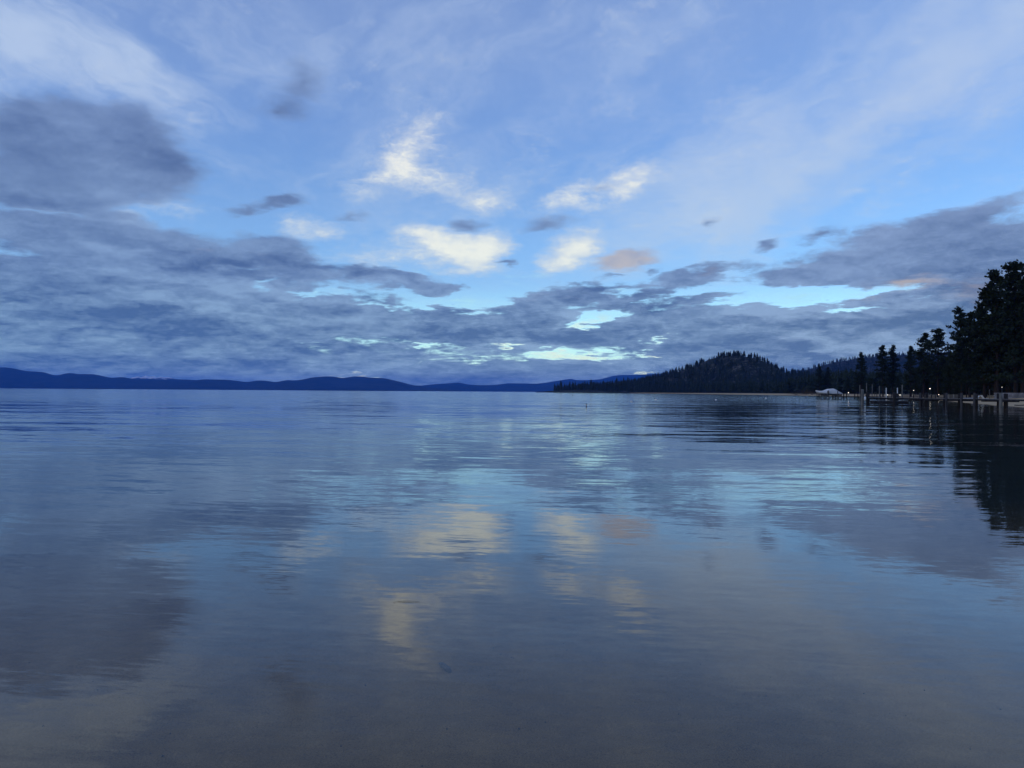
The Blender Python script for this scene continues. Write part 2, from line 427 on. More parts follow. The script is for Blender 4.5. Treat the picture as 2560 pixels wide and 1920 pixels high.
def m_needles(out):
    oi = node('ShaderNodeObjectInfo'); p = geo_pos()
    n = noise(p, 0.9, 3, 0.6)
    c = mixc(mapr(n, 0.3, 0.7), (0.010, 0.017, 0.010), (0.026, 0.036, 0.020))
    principled(out, mixc(Sk(oi.outputs['Random']) * 0.5, c, (0.020, 0.030, 0.026)), 0.8, spec=0.12)
M_NEEDLE = material('pine_needles', m_needles)
M_BARK = mottled('pine_bark', (0.016, 0.011, 0.009), (0.036, 0.024, 0.018), 4.0, 0.95, 0.6, (1, 1, 0.25))

# ---------------------------------------------------------------- mesh helpers
def mesh_obj(name, verts, faces, mat, parent=None, smooth=False):
    me = bpy.data.meshes.new(name)
    me.from_pydata([tuple(v) for v in verts], [], [tuple(f) for f in faces])
    me.materials.append(mat)
    if smooth: me.polygons.foreach_set('use_smooth', [True] * len(me.polygons))
    o = bpy.data.objects.new(name, me); COL.objects.link(o)
    if parent: o.parent = parent
    return o
def np_obj(name, V, F, mat, parent=None, smooth=False, attr=None):
    """V (n,3) float, F (m,k) int"""
    V = np.asarray(V, np.float32); F = np.asarray(F, np.int32); k = F.shape[1]
    me = bpy.data.meshes.new(name)
    me.vertices.add(len(V)); me.vertices.foreach_set('co', V.ravel())
    me.loops.add(F.size); me.loops.foreach_set('vertex_index', F.ravel())
    me.polygons.add(len(F)); me.polygons.foreach_set('loop_start', np.arange(0, F.size, k, dtype=np.int32))
    if smooth: me.polygons.foreach_set('use_smooth', np.ones(len(F), bool))
    me.update(calc_edges=True); me.validate()
    me.materials.append(mat)
    o = bpy.data.objects.new(name, me); COL.objects.link(o)
    if parent: o.parent = parent
    return o
def empty(name, loc=(0, 0, 0), rz=0.0):
    o = bpy.data.objects.new(name, None); COL.objects.link(o)
    o.location = loc; o.rotation_euler = (0, 0, rz); o.empty_display_size = 0.2
    return o
def tag(o, label=None, cat=None, group=None, kind=None):
    if label: o['label'] = label
    if cat: o['category'] = cat
    if group: o['group'] = group
    if kind: o['kind'] = kind
    return o
def grid_faces(nu, nv, wrap=False):
    i = np.arange(nu if wrap else nu - 1)[:, None]; j = np.arange(nv - 1)[None, :]
    i2 = (i + 1) % nu
    return np.stack([i * nv + j, i2 * nv + j, i2 * nv + j + 1, i * nv + j + 1], -1).reshape(-1, 4)

# ---------------------------------------------------------------- shoreline, ground sheet, lake
SHORE = np.array([(-30000, -6000), (-3000, -700), (-300, -60), (-60, -11), (-20, -2.2), (-8, 0.6), (0, 1.5), (7, 2.6), (22, 11), (42, 30), (57, 58),
    (64.5, 84), (68.5, 101), (70, 106), (74.5, 115), (80, 129), (88, 146), (99, 170), (133, 240), (160, 310), (205, 430), (243, 545),
    (272, 727), (268, 820), (290, 1100), (327, 1500), (250, 1900), (165, 2190), (128, 2225), (112, 2230), (114, 2245), (160, 2290), (400, 2500), (2500, 3600),
    (30000, 14000), (30000, -30000), (-30000, -30000)], float)
def shore_dist(x, y):
    """signed distance to the waterline, positive on land"""
    best = np.full(x.shape, 1e12); inside = np.zeros(x.shape, bool)
    n = len(SHORE)
    for k in range(n):
        ax, ay = SHORE[k]; bx, by = SHORE[(k + 1) % n]
        ex, ey = bx - ax, by - ay
        t = np.clip(((x - ax) * ex + (y - ay) * ey) / (ex * ex + ey * ey), 0, 1)
        best = np.minimum(best, (x - ax - t * ex) ** 2 + (y - ay - t * ey) ** 2)
        c = ((ay > y) != (by > y)) & (x < (bx - ax) * (y - ay) / (by - ay + 1e-12) + ax)
        inside ^= c
    return np.where(inside, 1, -1) * np.sqrt(best)
def wob(x, y, s, seed):
    """cheap smooth wobble, -1..1"""
    r = np.random.default_rng(seed); t = 0
    for k in range(5):
        a = r.uniform(0, 6.28); f = s * r.uniform(0.6, 1.9)
        t = t + np.sin((x * math.cos(a) + y * math.sin(a)) * f + r.uniform(0, 6.28))
    return t / 3.0
def ground_z(x, y):
    x = np.asarray(x, float); y = np.asarray(y, float)
    s = shore_dist(x, y) + wob(x, y, 0.35, 3) * np.clip((np.hypot(x, y) - 4) / 40, 0, 1) * 0.7
    land = np.where(s < 14, s * 0.088, 1.232 + (s - 14) * 0.03)
    land = np.minimum(land, 1.232 + 0.8 + np.maximum(s - 40, 0) * 0.006)
    land = np.minimum(land, 9.0) + np.where(s > 2, wob(x, y, 0.25, 5) * 0.06, 0)
    q = -s
    lake = -np.where(q < 4, q * 0.042, 0.168 + (q - 4) * 0.075)
    lake = np.maximum(lake, -28.0) + np.where(q > 0.5, wob(x, y, 1.1, 9) * 0.012, 0)
    return np.where(s > 0, land, lake)

az = np.radians(np.concatenate([np.arange(-180, -42, 4.0), np.arange(-42, 62, 0.22), np.arange(62, 180, 4.0)]))
rad = np.concatenate([[0.0], np.geomspace(0.35, 40000, 300)])
rad = rad[rad < 39000]
A, Q = np.meshgrid(az, rad, indexing='ij')
gx_, gy_ = np.sin(A) * Q, np.cos(A) * Q
gz_ = ground_z(gx_, gy_)
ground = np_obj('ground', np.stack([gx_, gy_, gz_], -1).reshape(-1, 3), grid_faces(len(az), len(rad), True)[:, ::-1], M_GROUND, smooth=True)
tag(ground, kind='structure')

# the lake surface
waz = np.radians(np.arange(0, 360, 4.0)); wr = np.concatenate([[0.5], np.geomspace(3.0, 38000, 60)])
Aw, Qw = np.meshgrid(waz, wr, indexing='ij')
top = np.stack([np.sin(Aw) * Qw, np.cos(Aw) * Qw, 0 * Qw], -1).reshape(-1, 3)
nw, nr = len(waz), len(wr)
water = np_obj('water', top, grid_faces(nw, nr, True)[:, ::-1], M_WATER)
tag(water, kind='structure')

# ---------------------------------------------------------------- far mountains
def interp(pts, x):
    a = np.array(pts, float); return np.interp(x, a[:, 0], a[:, 1])
def ridge(name, pts, dist, mat, depth=2600.0, seed=1, rough=1.0, ns=420):
    """a mountain range: its crest heights come from the skyline at that distance, its flanks run down to the lake and away behind"""
    px = np.linspace(pts[0][0], pts[-1][0], ns)
    py = interp(pts, px)
    k = np.ones(5) / 5; pys = np.convolve(np.pad(py, 2, mode='edge'), k, 'valid')
    us = np.linspace(0, 1, 34)
    V = np.zeros((ns, len(us), 3))
    r = np.random.default_rng(seed)
    for i in range(ns):
        d = ray(px[i], horizon(px[i])); ux, uy = d.x / d.y, 1.0
        top = z_at(pys[i], px[i], dist)
        for j, u in enumerate(us):
            dep = dist - depth * 0.75 + depth * 1.75 * u
            c = 0.75 / 1.75
            t = u / c if u < c else 1 - (u - c) / (1 - c)
            h = -8 + (top + 8) * (t ** 0.8)
            V[i, j] = (ux * dep, uy * dep, h)
    w = wob(V[..., 0], V[..., 1], 0.004, seed) * 0.5 + wob(V[..., 0], V[..., 1], 0.011, seed + 1) * 0.28
    c = 0.75 / 1.75
    tt = np.where(us < c, us / c, 1 - (us - c) / (1 - c))
    V[..., 2] += w * rough * np.clip(V[..., 2], 0, 300) * 0.28 * np.sin(np.pi * np.clip(tt, 0, 1))[None, :]
    o = np_obj(name, V.reshape(-1, 3), grid_faces(ns, len(us))[:, ::-1], mat, smooth=True)
    tag(o, kind='structure')
    return o
SKY_A = [(-520, 935), (-260, 925), (-100, 920), (0, 918), (15, 918), (40, 922), (63, 927), (110, 930), (135, 938.5), (145, 938), (165, 932.5), (180, 932), (190, 935), (233, 935),
    (260, 941), (280, 945), (305, 942), (322, 945.5), (335, 948), (380, 949), (425, 949), (442, 948), (470, 949), (490, 950.5), (510, 948), (570, 949), (620, 955.5), (640, 951), (665, 951.5), (690, 956),
    (700, 953), (718, 949.5), (735, 951.5), (760, 948), (780, 943), (820, 940.5), (840, 942), (857, 945.5), (880, 941), (900, 940.5), (925, 944), (960, 945), (985, 951), (1010, 957),
    (1030, 962.5), (1055, 966), (1100, 971), (1160, 977)]
SKY_S = [(315, 950), (330, 943), (345, 941), (352, 942.5), (365, 938.5), (372, 941.5), (385, 940), (392, 944), (402, 941.5), (412, 943), (420, 942.5), (428, 944), (445, 950)]
SKY_B = [(960, 972), (1030, 964), (1055, 963.5), (1090, 960), (1130, 957.5), (1147, 956), (1170, 961), (1200, 963), (1240, 962), (1270, 958), (1340, 959), (1400, 953), (1450, 952), (1560, 955)]
SKY_C = [(1360, 958), (1380, 953.5), (1410, 949), (1427, 946.5), (1440, 950), (1470, 950), (1500, 948), (1530, 940), (1550, 937), (1580, 937), (1600, 936), (1660, 933), (1760, 928), (1900, 935), (2100, 950)]
ridge('mountain_range', SKY_A, 16500, M_MOUNT, 2600, 11)
ridge('snowy_mountain', SKY_S, 18600, M_SNOW, 1500, 12, 1.0, 160)
ridge('mountain_range', SKY_B, 20500, M_MOUNT, 2600, 13)
ridge('mountain_range', SKY_C, 23500, M_MOUNT, 2600, 14)

# ---------------------------------------------------------------- wooded hills on the near shore
H_A = [(1340, 979), (1385, 976), (1440, 971), (1504, 967), (1560, 963), (1620, 950), (1678, 934), (1713, 922), (1771, 899), (1805, 891), (1852, 889), (1898, 896), (1933, 917), (1967, 934), (2014, 941), (2080, 938), (2200, 945), (2400, 955), (2600, 960)]
H_B = [(1900, 950), (2000, 930), (2055, 913), (2100, 903), (2150, 896), (2200, 890), (2260, 888), (2330, 884), (2450, 880), (2620, 884)]
HILLS = []
def hill(name, pts, dist_fn, width, seed):
    px = np.arange(pts[0][0], pts[-1][0], 4.0)
    py = interp(pts, px); py = np.convolve(np.pad(py, 4, mode='edge'), np.ones(9) / 9, 'valid')
    us = np.linspace(-2.4, 2.4, 50)
    V = np.zeros((len(px), len(us), 3))
    for i in range(len(px)):
        dist = dist_fn(px[i]); d = ray(px[i], horizon(px[i])); top = z_at(py[i], px[i], dist)
        for j, u in enumerate(us):
            dep = dist + u * width
            V[i, j] = (d.x / d.y * dep, dep, top * math.exp(-u * u * 0.9) - 1.0)
    V[..., 2] += wob(V[..., 0], V[..., 1], 0.03, seed) * np.clip(V[..., 2], 0, 60) * 0.035 + wob(V[..., 0], V[..., 1], 0.12, seed + 4) * np.clip(V[..., 2], 0, 40) * 0.02
    o = np_obj(name, V.reshape(-1, 3), grid_faces(len(px), len(us))[:, ::-1], M_HILL, smooth=True)
    tag(o, kind='structure')
    HILLS.append((V, o))
    return V
VA = hill('hill', H_A, lambda x: np.interp(x, [1340, 1560, 1850, 2100, 2600], [2420, 2150, 1800, 1700, 1500]), 190, 21)
VB = hill('hill', H_B, lambda x: 3900, 520, 22)

# ---------------------------------------------------------------- trees
def pine_mesh_far(seed, tiers=8, sides=7):
    """a small ragged conifer of unit height: thin trunk and drooping ragged whorls"""
    r = np.random.default_rng(seed); V = []; F = []
    def add(vs, fs):
        b = len(V); V.extend(vs); F.extend([tuple(i + b for i in f) for f in fs])
    for k in range(4):
        pass
    tw = 0.014
    add([(math.cos(a) * tw, math.sin(a) * tw, 0) for a in (0, 2.1, 4.2)] + [(0, 0, 0.9)], [(0, 1, 3), (1, 2, 3), (2, 0, 3)])
    lean = r.normal(0, 0.012, 2)
    for k in range(tiers):
        t = k / (tiers - 1); z = 0.20 + 0.76 * t
        rad = (0.19 * (1 - t) ** 0.75 + 0.02) * r.uniform(0.75, 1.2)
        cx, cy = lean * z
        top = (cx, cy, min(1.0, z + 0.15 * (1 - 0.45 * t)))
        ring = []
        for j in range(sides):
            a = 6.283 * (j + r.uniform(-0.3, 0.3)) / sides
            q = rad * r.uniform(0.45, 1.25)
            ring.append((cx + math.cos(a) * q, cy + math.sin(a) * q, z - 0.05 * r.uniform(0.2, 1.4)))
        add([top] + ring, [(0, 1 + j, 1 + (j + 1) % sides) for j in range(sides)])
    return np.array(V, np.float32), np.array(F, np.int32)
FAR = [pine_mesh_far(100 + k) for k in range(8)]

def pine_mesh_near(seed, height=30.0, crown0=0.22, spread=0.16, limbs=70, style=0):
    """a tall yellow pine: trunk with limbs (bark) and needle tufts (crown); returns two vertex/face sets"""
    r = np.random.default_rng(seed)
    TV, TF, CV, CF = [], [], [], []
    def tube(p0, p1, r0, r1, n=5):
        p0 = np.array(p0); p1 = np.array(p1); d = p1 - p0; d = d / (np.linalg.norm(d) + 1e-9)
        u = np.cross(d, [0.3, 0.5, 0.81]); u /= np.linalg.norm(u); v = np.cross(d, u)
        b = len(TV)
        for p, q in ((p0, r0), (p1, r1)):
            for j in range(n):
                a = 6.283 * j / n
                TV.append(tuple(p + q * (math.cos(a) * u + math.sin(a) * v)))
        for j in range(n):
            TF.append((b + j, b + (j + 1) % n, b + n + (j + 1) % n, b + n + j))
    bend = r.normal(0, 0.010, 2) * height
    def axis(t): return np.array([bend[0] * t * t + 0.12 * math.sin(5 * t + seed), bend[1] * t * t + 0.12 * math.cos(4 * t + seed), t * height])
    base = height * 0.0135
    for k in range(10):
        t0, t1 = k / 10, (k + 1) / 10
        tube(axis(t0), axis(t1), base * (1 - t0) ** 0.8 + 0.04, base * (1 - t1) ** 0.8 + 0.04, 7)
    def tuft(c, size, n):
        for _ in range(n):
            d = r.normal(0, 1, 3); d[2] = abs(d[2]) * 0.8 - 0.15; d /= np.linalg.norm(d) + 1e-9
            o = c + r.normal(0, 0.36, 3) * size * np.array([1, 1, 0.55])
            w = np.cross(d, r.normal(0, 1, 3)); w /= np.linalg.norm(w) + 1e-9
            L = size * r.uniform(0.5, 1.0); W = size * r.uniform(0.16, 0.34)
            b = len(CV)
            CV.extend([tuple(o - w * W * 0.5), tuple(o + d * L * 0.55 - w * W), tuple(o + d * L), tuple(o + d * L * 0.5 + w * W)])
            CF.append((b, b + 1, b + 2, b + 3))
    for k in range(limbs):
        t = crown0 + (1 - crown0) * ((k + r.uniform(0, 1)) / limbs) ** 0.9 * 0.985
        u = (t - crown0) / (1 - crown0)
        prof = (1 - u) ** 0.62 * (0.62 + 0.42 * min(1, u * 3.0)) + 0.03 if style == 0 else (1 - u) ** 0.85 * 1.12 + 0.03
        L = height * spread * max(0.05, prof) * r.uniform(0.40, 1.28)
        a = r.uniform(0, 6.283)
        rise = r.uniform(-0.20, 0.35) + 0.55 * u
        d = np.array([math.cos(a), math.sin(a), rise]); p0 = axis(t)
        p1 = p0 + d * L
        mid = p0 + d * L * 0.55 + np.array([0, 0, -0.05 * L])
        rr = base * 0.30 * (1 - 0.7 * u)
        tube(p0, mid, rr, rr * 0.6, 4); tube(mid, p1, rr * 0.6, 0.02, 4)
        if r.uniform() < 0.08 and u < 0.6:      # a dead limb
            continue
        m = int(3 + L * 1.5)
        for q in range(m):
            s = r.uniform(0.30, 1.05); side = r.normal(0, 0.20) * L
            c = p0 + d * L * s + np.array([-math.sin(a), math.cos(a), 0]) * side + np.array([0, 0, r.normal(0.05, 0.10) * L * 0.4])
            tuft(c, height * 0.030 * r.uniform(0.75, 1.35), 9)
    for q in range(6):
        tuft(axis(0.945 + 0.011 * q), height * (0.026 - 0.0025 * q), 8)
    return (np.array(TV, np.float32), np.array(TF, np.int32)), (np.array(CV, np.float32), np.array(CF, np.int32))

def np_mesh(name, V, F, mat):
    o = np_obj(name, V, F, mat); me = o.data
    bpy.data.objects.remove(o)
    return me
NEAR = []
for k, (h, c0, sp, nl, st) in enumerate([(30, 0.20, 0.205, 96, 0), (30, 0.16, 0.19, 96, 0), (30, 0.14, 0.215, 100, 1), (30, 0.22, 0.18, 84, 0), (30, 0.12, 0.19, 94, 1), (30, 0.18, 0.17, 90, 0)]):
    (a, b), (c, d) = pine_mesh_near(300 + k, h, c0, sp, nl, st)
    NEAR.append((np_mesh('trunk', a, b, M_BARK), np_mesh('crown', c, d, M_NEEDLE)))
FARME = [np_mesh('pine_tree', V, F, M_NEEDLE) for V, F in FAR]
TREE_N = [0]
def near_pine(px, top, dist, kind, label, group):
    p = at_depth(px, dist); z = float(ground_z(p.x, p.y)) - 0.1
    h = z_at(top, px, dist) - z
    o = empty('pine_tree', (p.x, p.y, z), random.uniform(0, 6.28))
    s = h / 30.0; o.scale = (s * random.uniform(0.92, 1.1), s * random.uniform(0.92, 1.1), s)
    tag(o, label, 'pine tree', group)
    t = bpy.data.objects.new('trunk', NEAR[kind][0]); COL.objects.link(t); t.parent = o
    c = bpy.data.objects.new('crown', NEAR[kind][1]); COL.objects.link(c); c.parent = o
    TREE_N[0] += 1
    return o
NAMED = [
    (2538, 655, 184, 0, 'tallest pine with layered open crown at the right edge'),
    (2492, 677, 196, 3, 'second tallest pine just left of the tallest one'),
    (2462, 730, 204, 1, 'tall pine stepping down left of the two tallest pines'),
    (2404, 770, 235, 5, 'tall pine with narrow rounded top standing clear in the middle of the right stand'),
    (2424, 782, 225, 1, 'pine with a ragged top leaning against the tall narrow one'),
    (2345, 822, 290, 0, 'pine with bushy top between the rounded pine and the tall narrow one'),
    (2310, 834, 310, 3, 'rounded pine with dense crown right of the twin pines'),
    (2277, 866, 350, 4, 'slender pointed pine just right of the gap showing the blue hill'),
    (2232, 864, 430, 5, 'right one of the twin pines standing before the blue hill'),
    (2207, 864, 425, 3, 'left one of the twin pines standing before the blue hill'),
    (2153, 881, 500, 4, 'lone pointed pine left of the twin pines'),
    (2556, 700, 182, 2, 'dark pine cut by the right edge of the picture'),
    (2048, 911, 640, 4, 'broad dark pine above the covered boat'),
    (2070, 918, 640, 2, 'dark pine right behind the covered boat'),
]
for px, top, d, k, lab in NAMED:
    near_pine(px, top, d, k, lab, 'tall pines on the right shore')
ENV = [(2090, 925), (2150, 905), (2200, 893), (2260, 900), (2300, 858), (2350, 842), (2400, 805), (2450, 760), (2500, 705), (2560, 690), (2680, 660)]
NEARSHORE = [(2090, 620), (2140, 560), (2240, 400), (2345, 262), (2440, 200), (2500, 190), (2560, 182), (2680, 176)]
fill = 0
for i in range(92):
    px = random.uniform(2095, 2660)
    d0 = float(interp(NEARSHORE, px)); d = d0 * random.uniform(1.0, 1.55)
    top = float(interp(ENV, px)) + abs(random.gauss(0, 1)) * 50 + 42
    top = min(top, 945)
    near_pine(px, top, d, random.randrange(6), 'dark pine packed into the shadowed stand behind the docks and beach', 'pines packed behind the docks')

# front row on the far shore: single trees of the wood behind the beach
def far_pine(x, y, z, h, label, group):
    o = bpy.data.objects.new('pine_tree', FARME[random.randrange(len(FARME))]); COL.objects.link(o)
    o.location = (x, y, z - 0.3); o.rotation_euler = (0, 0, random.uniform(0, 6.28))
    w = h * random.uniform(0.85, 1.3)
    o.scale = (w, w, h)
    tag(o, label, 'pine tree', group)
    TREE_N[0] += 1
FRONT = [(1384, 2235), (1500, 2060), (1620, 1800), (1720, 1540), (1830, 1170), (1960, 880), (2050, 800), (2140, 640)]
FTOP = [(1384, 966), (1392, 961), (1420, 957), (1500, 951), (1560, 947), (1640, 946), (1740, 950), (1840, 952), (1950, 948), (2040, 930), (2140, 920)]
for i in range(190):
    px = 1384 + (2140 - 1384) * (i + random.random()) / 190
    d = float(interp(FRONT, px)) * random.uniform(1.0, 1.08) + 8
    p = at_depth(px, d)
    if shore_dist(np.array([p.x]), np.array([p.y]))[0] < 4: 
        p = at_depth(px, d * 1.03)
    z = float(ground_z(p.x, p.y))
    h = z_at(float(interp(FTOP, px)) + random.gauss(0, 3.0), px, d) - z
    lab = 'small conifer on the low wooded spit at the far shore' if px < 1560 else 'conifer in the dark wood behind the far sandy beach'
    far_pine(p.x, p.y, max(z, 0.3), max(h, 7), lab, 'conifers along the spit' if px < 1560 else 'conifers behind the far beach')

# the rest of the wood, one mass
def forest(name, pts, label):
    Vs, Fs, off = [], [], 0
    for x, y, z, h in pts:
        V, F = FAR[random.randrange(len(FAR))]
        a = random.uniform(0, 6.28); c, s = math.cos(a), math.sin(a); w = h * random.uniform(0.9, 1.4)
        X = np.stack([(V[:, 0] * c - V[:, 1] * s) * w + x, (V[:, 0] * s + V[:, 1] * c) * w + y, V[:, 2] * h + z - 0.4], -1)
        Vs.append(X); Fs.append(F + off); off += len(V)
    o = np_obj(name, np.concatenate(Vs), np.concatenate(Fs), M_NEEDLE)
    tag(o, label, 'forest', kind='stuff')
    return o
def surf_pts(V, n, hmin, hmax, keep):
    nu, nv, _ = V.shape; out = []
    while len(out) < n:
        i = random.uniform(0, nu - 1.001); j = random.uniform(0, nv - 1.001); a, b = int(i), int(j); fi, fj = i - a, j - b
        p = (V[a, b] * (1 - fi) * (1 - fj) + V[a + 1, b] * fi * (1 - fj) + V[a, b + 1] * (1 - fi) * fj + V[a + 1, b + 1] * fi * fj)
        if not keep(p, i / nu, j / nv): continue
        out.append((p[0], p[1], max(p[2], 0.5), random.uniform(hmin, hmax)))
    return out
def on_land(x, y): return shore_dist(np.array([x]), np.array([y]))[0] > 12
def keepA(p, u, v):
    if p[2] < 0.5 and not on_land(p[0], p[1]): return False
    if v > 0.62: return False
    face = p[2] > 45
    if face and random.random() > (0.52 if v < 0.49 else 0.95): return False
    return on_land(p[0], p[1])
ptsA = surf_pts(VA, 4200, 9, 17, keepA)
ptsB = surf_pts(VB, 1500, 15, 24, lambda p, u, v: v < 0.56 and p[2] > 4)
ptsC = []
while len(ptsC) < 1500:
    px = random.uniform(1400, 2700); d0 = float(interp(FRONT + [(2345, 330), (2560, 230), (2700, 220)], px))
    d = d0 * random.uniform(1.04, 1.5) + 15
    p = at_depth(px, d)
    if not on_land(p.x, p.y): continue
    lim = z_at(float(interp(FTOP + [(2260, 915), (2400, 870), (2560, 830), (2700, 820)], px)) + 6, px, d)
    z = float(ground_z(p.x, p.y)); ptsC.append((p.x, p.y, z, max(6, min(26, lim - z) * random.uniform(0.6, 1.0))))
forest('forest', ptsA, 'dark conifer wood covering the rounded rocky hill')
forest('forest', ptsB, 'hazy blue conifer wood on the farther ridge at right')
forest('forest', ptsC, 'dark conifer wood filling in behind the shoreline trees')

# ---------------------------------------------------------------- timber, boats and shore furniture
M_PILE = mottled('weathered_pile', (0.10, 0.095, 0.085), (0.20, 0.19, 0.17), 3.0, 0.9, 0.6, (1, 1, 0.2))
M_GREYP = mottled('dark_grey_pile', (0.035, 0.033, 0.035), (0.075, 0.07, 0.07), 3.0, 0.9, 0.6, (1, 1, 0.2))
M_TARRED = mottled('tarred_pile', (0.012, 0.011, 0.012), (0.035, 0.030, 0.030), 3.0, 0.85, 0.6, (1, 1, 0.2))
M_DECK = mottled('grey_planks', (0.12, 0.12, 0.13), (0.22, 0.21, 0.21), 2.0, 0.85, 0.4)
M_BEAM = mottled('dark_timber', (0.016, 0.015, 0.018), (0.040, 0.036, 0.038), 2.0, 0.9, 0.4)
M_WHITE = mottled('white_painted_pole', (0.62, 0.62, 0.60), (0.74, 0.74, 0.72), 2.0, 0.5, 0.1)
M_BUOY = mottled('white_plastic', (0.70, 0.71, 0.70), (0.82, 0.82, 0.80), 6.0, 0.4, 0.1)
M_BAND = mottled('dark_blue_band', (0.02, 0.03, 0.06), (0.03, 0.04, 0.08), 6.0, 0.4, 0.1)
M_CANVAS = mottled('boat_canvas', (0.62, 0.60, 0.57), (0.76, 0.74, 0.71), 1.2, 0.9, 0.5)
M_HULL = mottled('grey_hull', (0.34, 0.34, 0.35), (0.42, 0.42, 0.43), 1.2, 0.35, 0.1)
M_STEEL = mottled('dull_steel', (0.05, 0.05, 0.055), (0.09, 0.09, 0.09), 3.0, 0.6, 0.2)
M_STONE = mottled('wall_stone', (0.12, 0.115, 0.12), (0.26, 0.245, 0.25), 1.1, 0.95, 0.8)
M_BRUSH = mottled('bare_brush', (0.06, 0.045, 0.03), (0.10, 0.075, 0.05), 2.0, 0.95, 0.2)
M_ROCK = mottled('wet_rock', (0.012, 0.012, 0.016), (0.03, 0.03, 0.034), 20.0, 0.7, 0.5)
def m_lamp(out):
    e = node('ShaderNodeEmission'); e.inputs['Color'].default_value = (1.0, 0.93, 0.82, 1); e.inputs['Strength'].default_value = 3.0
    Sk.nt.links.new(e.outputs[0], out.inputs['Surface'])
M_LAMP = material('lit_lamp_glass', m_lamp)

class MB:
    """collects shapes into one mesh"""
    def __init__(self): self.bm = bmesh.new()
    def box(self, c, size, rz=0.0, bevel=0.0, rot=None):
        m = Matrix.Translation(c) @ (rot if rot is not None else Matrix.Rotation(rz, 4, 'Z')) @ Matrix.Diagonal((*size, 1))
        g = bmesh.ops.create_cube(self.bm, size=1.0, matrix=m)
        if bevel: bmesh.ops.bevel(self.bm, geom=list({e for v in g['verts'] for e in v.link_edges}), offset=bevel, segments=1, affect='EDGES')
        return self
    def tube(self, pts, rads, n=10, cap=True):
        rings = []
        for i, p in enumerate(pts):
            p = Vector(p); d = (Vector(pts[min(i + 1, len(pts) - 1)]) - Vector(pts[max(i - 1, 0)])).normalized()
            u = d.cross(Vector((0.31, 0.87, 0.4))).normalized(); v = d.cross(u)
            rings.append([self.bm.verts.new(p + rads[i] * (math.cos(6.28318 * k / n) * u + math.sin(6.28318 * k / n) * v)) for k in range(n)])
        for a, b in zip(rings, rings[1:]):
            for k in range(n): self.bm.faces.new((a[k], a[(k + 1) % n], b[(k + 1) % n], b[k]))
        if cap:
            self.bm.faces.new(list(reversed(rings[0]))); self.bm.faces.new(rings[-1])
        return self
    def lathe(self, prof, n=14, c=(0, 0, 0)):
        rings = [[self.bm.verts.new((c[0] + r * math.cos(6.28318 * k / n), c[1] + r * math.sin(6.28318 * k / n), c[2] + z)) for k in range(n)] for r, z in prof]
        for a, b in zip(rings, rings[1:]):
            for k in range(n): self.bm.faces.new((a[k], a[(k + 1) % n], b[(k + 1) % n], b[k]))
        self.bm.faces.new(list(reversed(rings[0]))); self.bm.faces.new(rings[-1])
        return self
    def build(self, name, mat, parent=None, smooth=False):
        bmesh.ops.recalc_face_normals(self.bm, faces=self.bm.faces)
        me = bpy.data.meshes.new(name); self.bm.to_mesh(me); self.bm.free()
        me.materials.append(mat)
        if smooth: me.polygons.foreach_set('use_smooth', [True] * len(me.polygons))
        o = bpy.data.objects.new(name, me); COL.objects.link(o)
        if parent: o.parent = parent
        return o
def pile(parent, x, y, top, r, mat, bottom=None, name='pile', lean=(0, 0)):
    b = float(ground_z(x + parent.location.x, y + parent.location.y)) - 0.6 if bottom is None else bottom
    n = 6; pts = []; rr = []
    for k in range(n):
        t = k / (n - 1); pts.append((x + lean[0] * t, y + lean[1] * t, b + (top - b) * t)); rr.append(r * (1.06 - 0.10 * t + 0.03 * math.sin(k * 2.3 + x)))
    pts.append((x + lean[0], y + lean[1], top + 0.05)); rr.append(r * 0.72)
    return MB().tube(pts, rr, 10).build(name, mat, parent, True)

# --- the near dock: a walkway running out from the right shore to a wider head
DECK = 1.14
D0, D1 = Vector((69.2, 90.0, 0)), Vector((66.0, 128.0, 0))
dock = empty('wooden_dock', (66.0, 110.0, 0))
tag(dock, 'long dark wooden dock on thick piles in front of the right beach', 'dock')
def walk(parent, a, b, w, z, seed):
    """planks, stringers and a fascia between two points of the plan"""
    o = parent.location; a = a - o; b = b - o; d = (b - a); L = d.length; d.normalize(); s = Vector((-d.y, d.x, 0)); ang = math.atan2(d.y, d.x)
    r = random.Random(seed); n = int(L / 0.15); pl = MB()
    for k in range(n):
        c = a + d * (0.15 * (k + 0.5)); pl.box((c.x, c.y, z - 0.025 + r.uniform(-0.006, 0.006)), (0.138, w + r.uniform(-0.05, 0.05), 0.05), ang)
    p = pl.build('decking', M_DECK, parent); p['kind'] = 'stuff'
    for q in (-0.42, 0.0, 0.42):
        c = (a + b) / 2 + s * (w * q); MB().box((c.x, c.y, z - 0.05 - 0.11), (L, 0.12, 0.20), ang).build('stringer', M_BEAM, parent)
    return d, s
dd, ss = walk(dock, D0, D1, 1.9, DECK, 1)
walk(dock, Vector((59.6, 129.6, 0)), Vector((67.2, 129.6, 0)), 3.0, DECK - 0.004, 2)
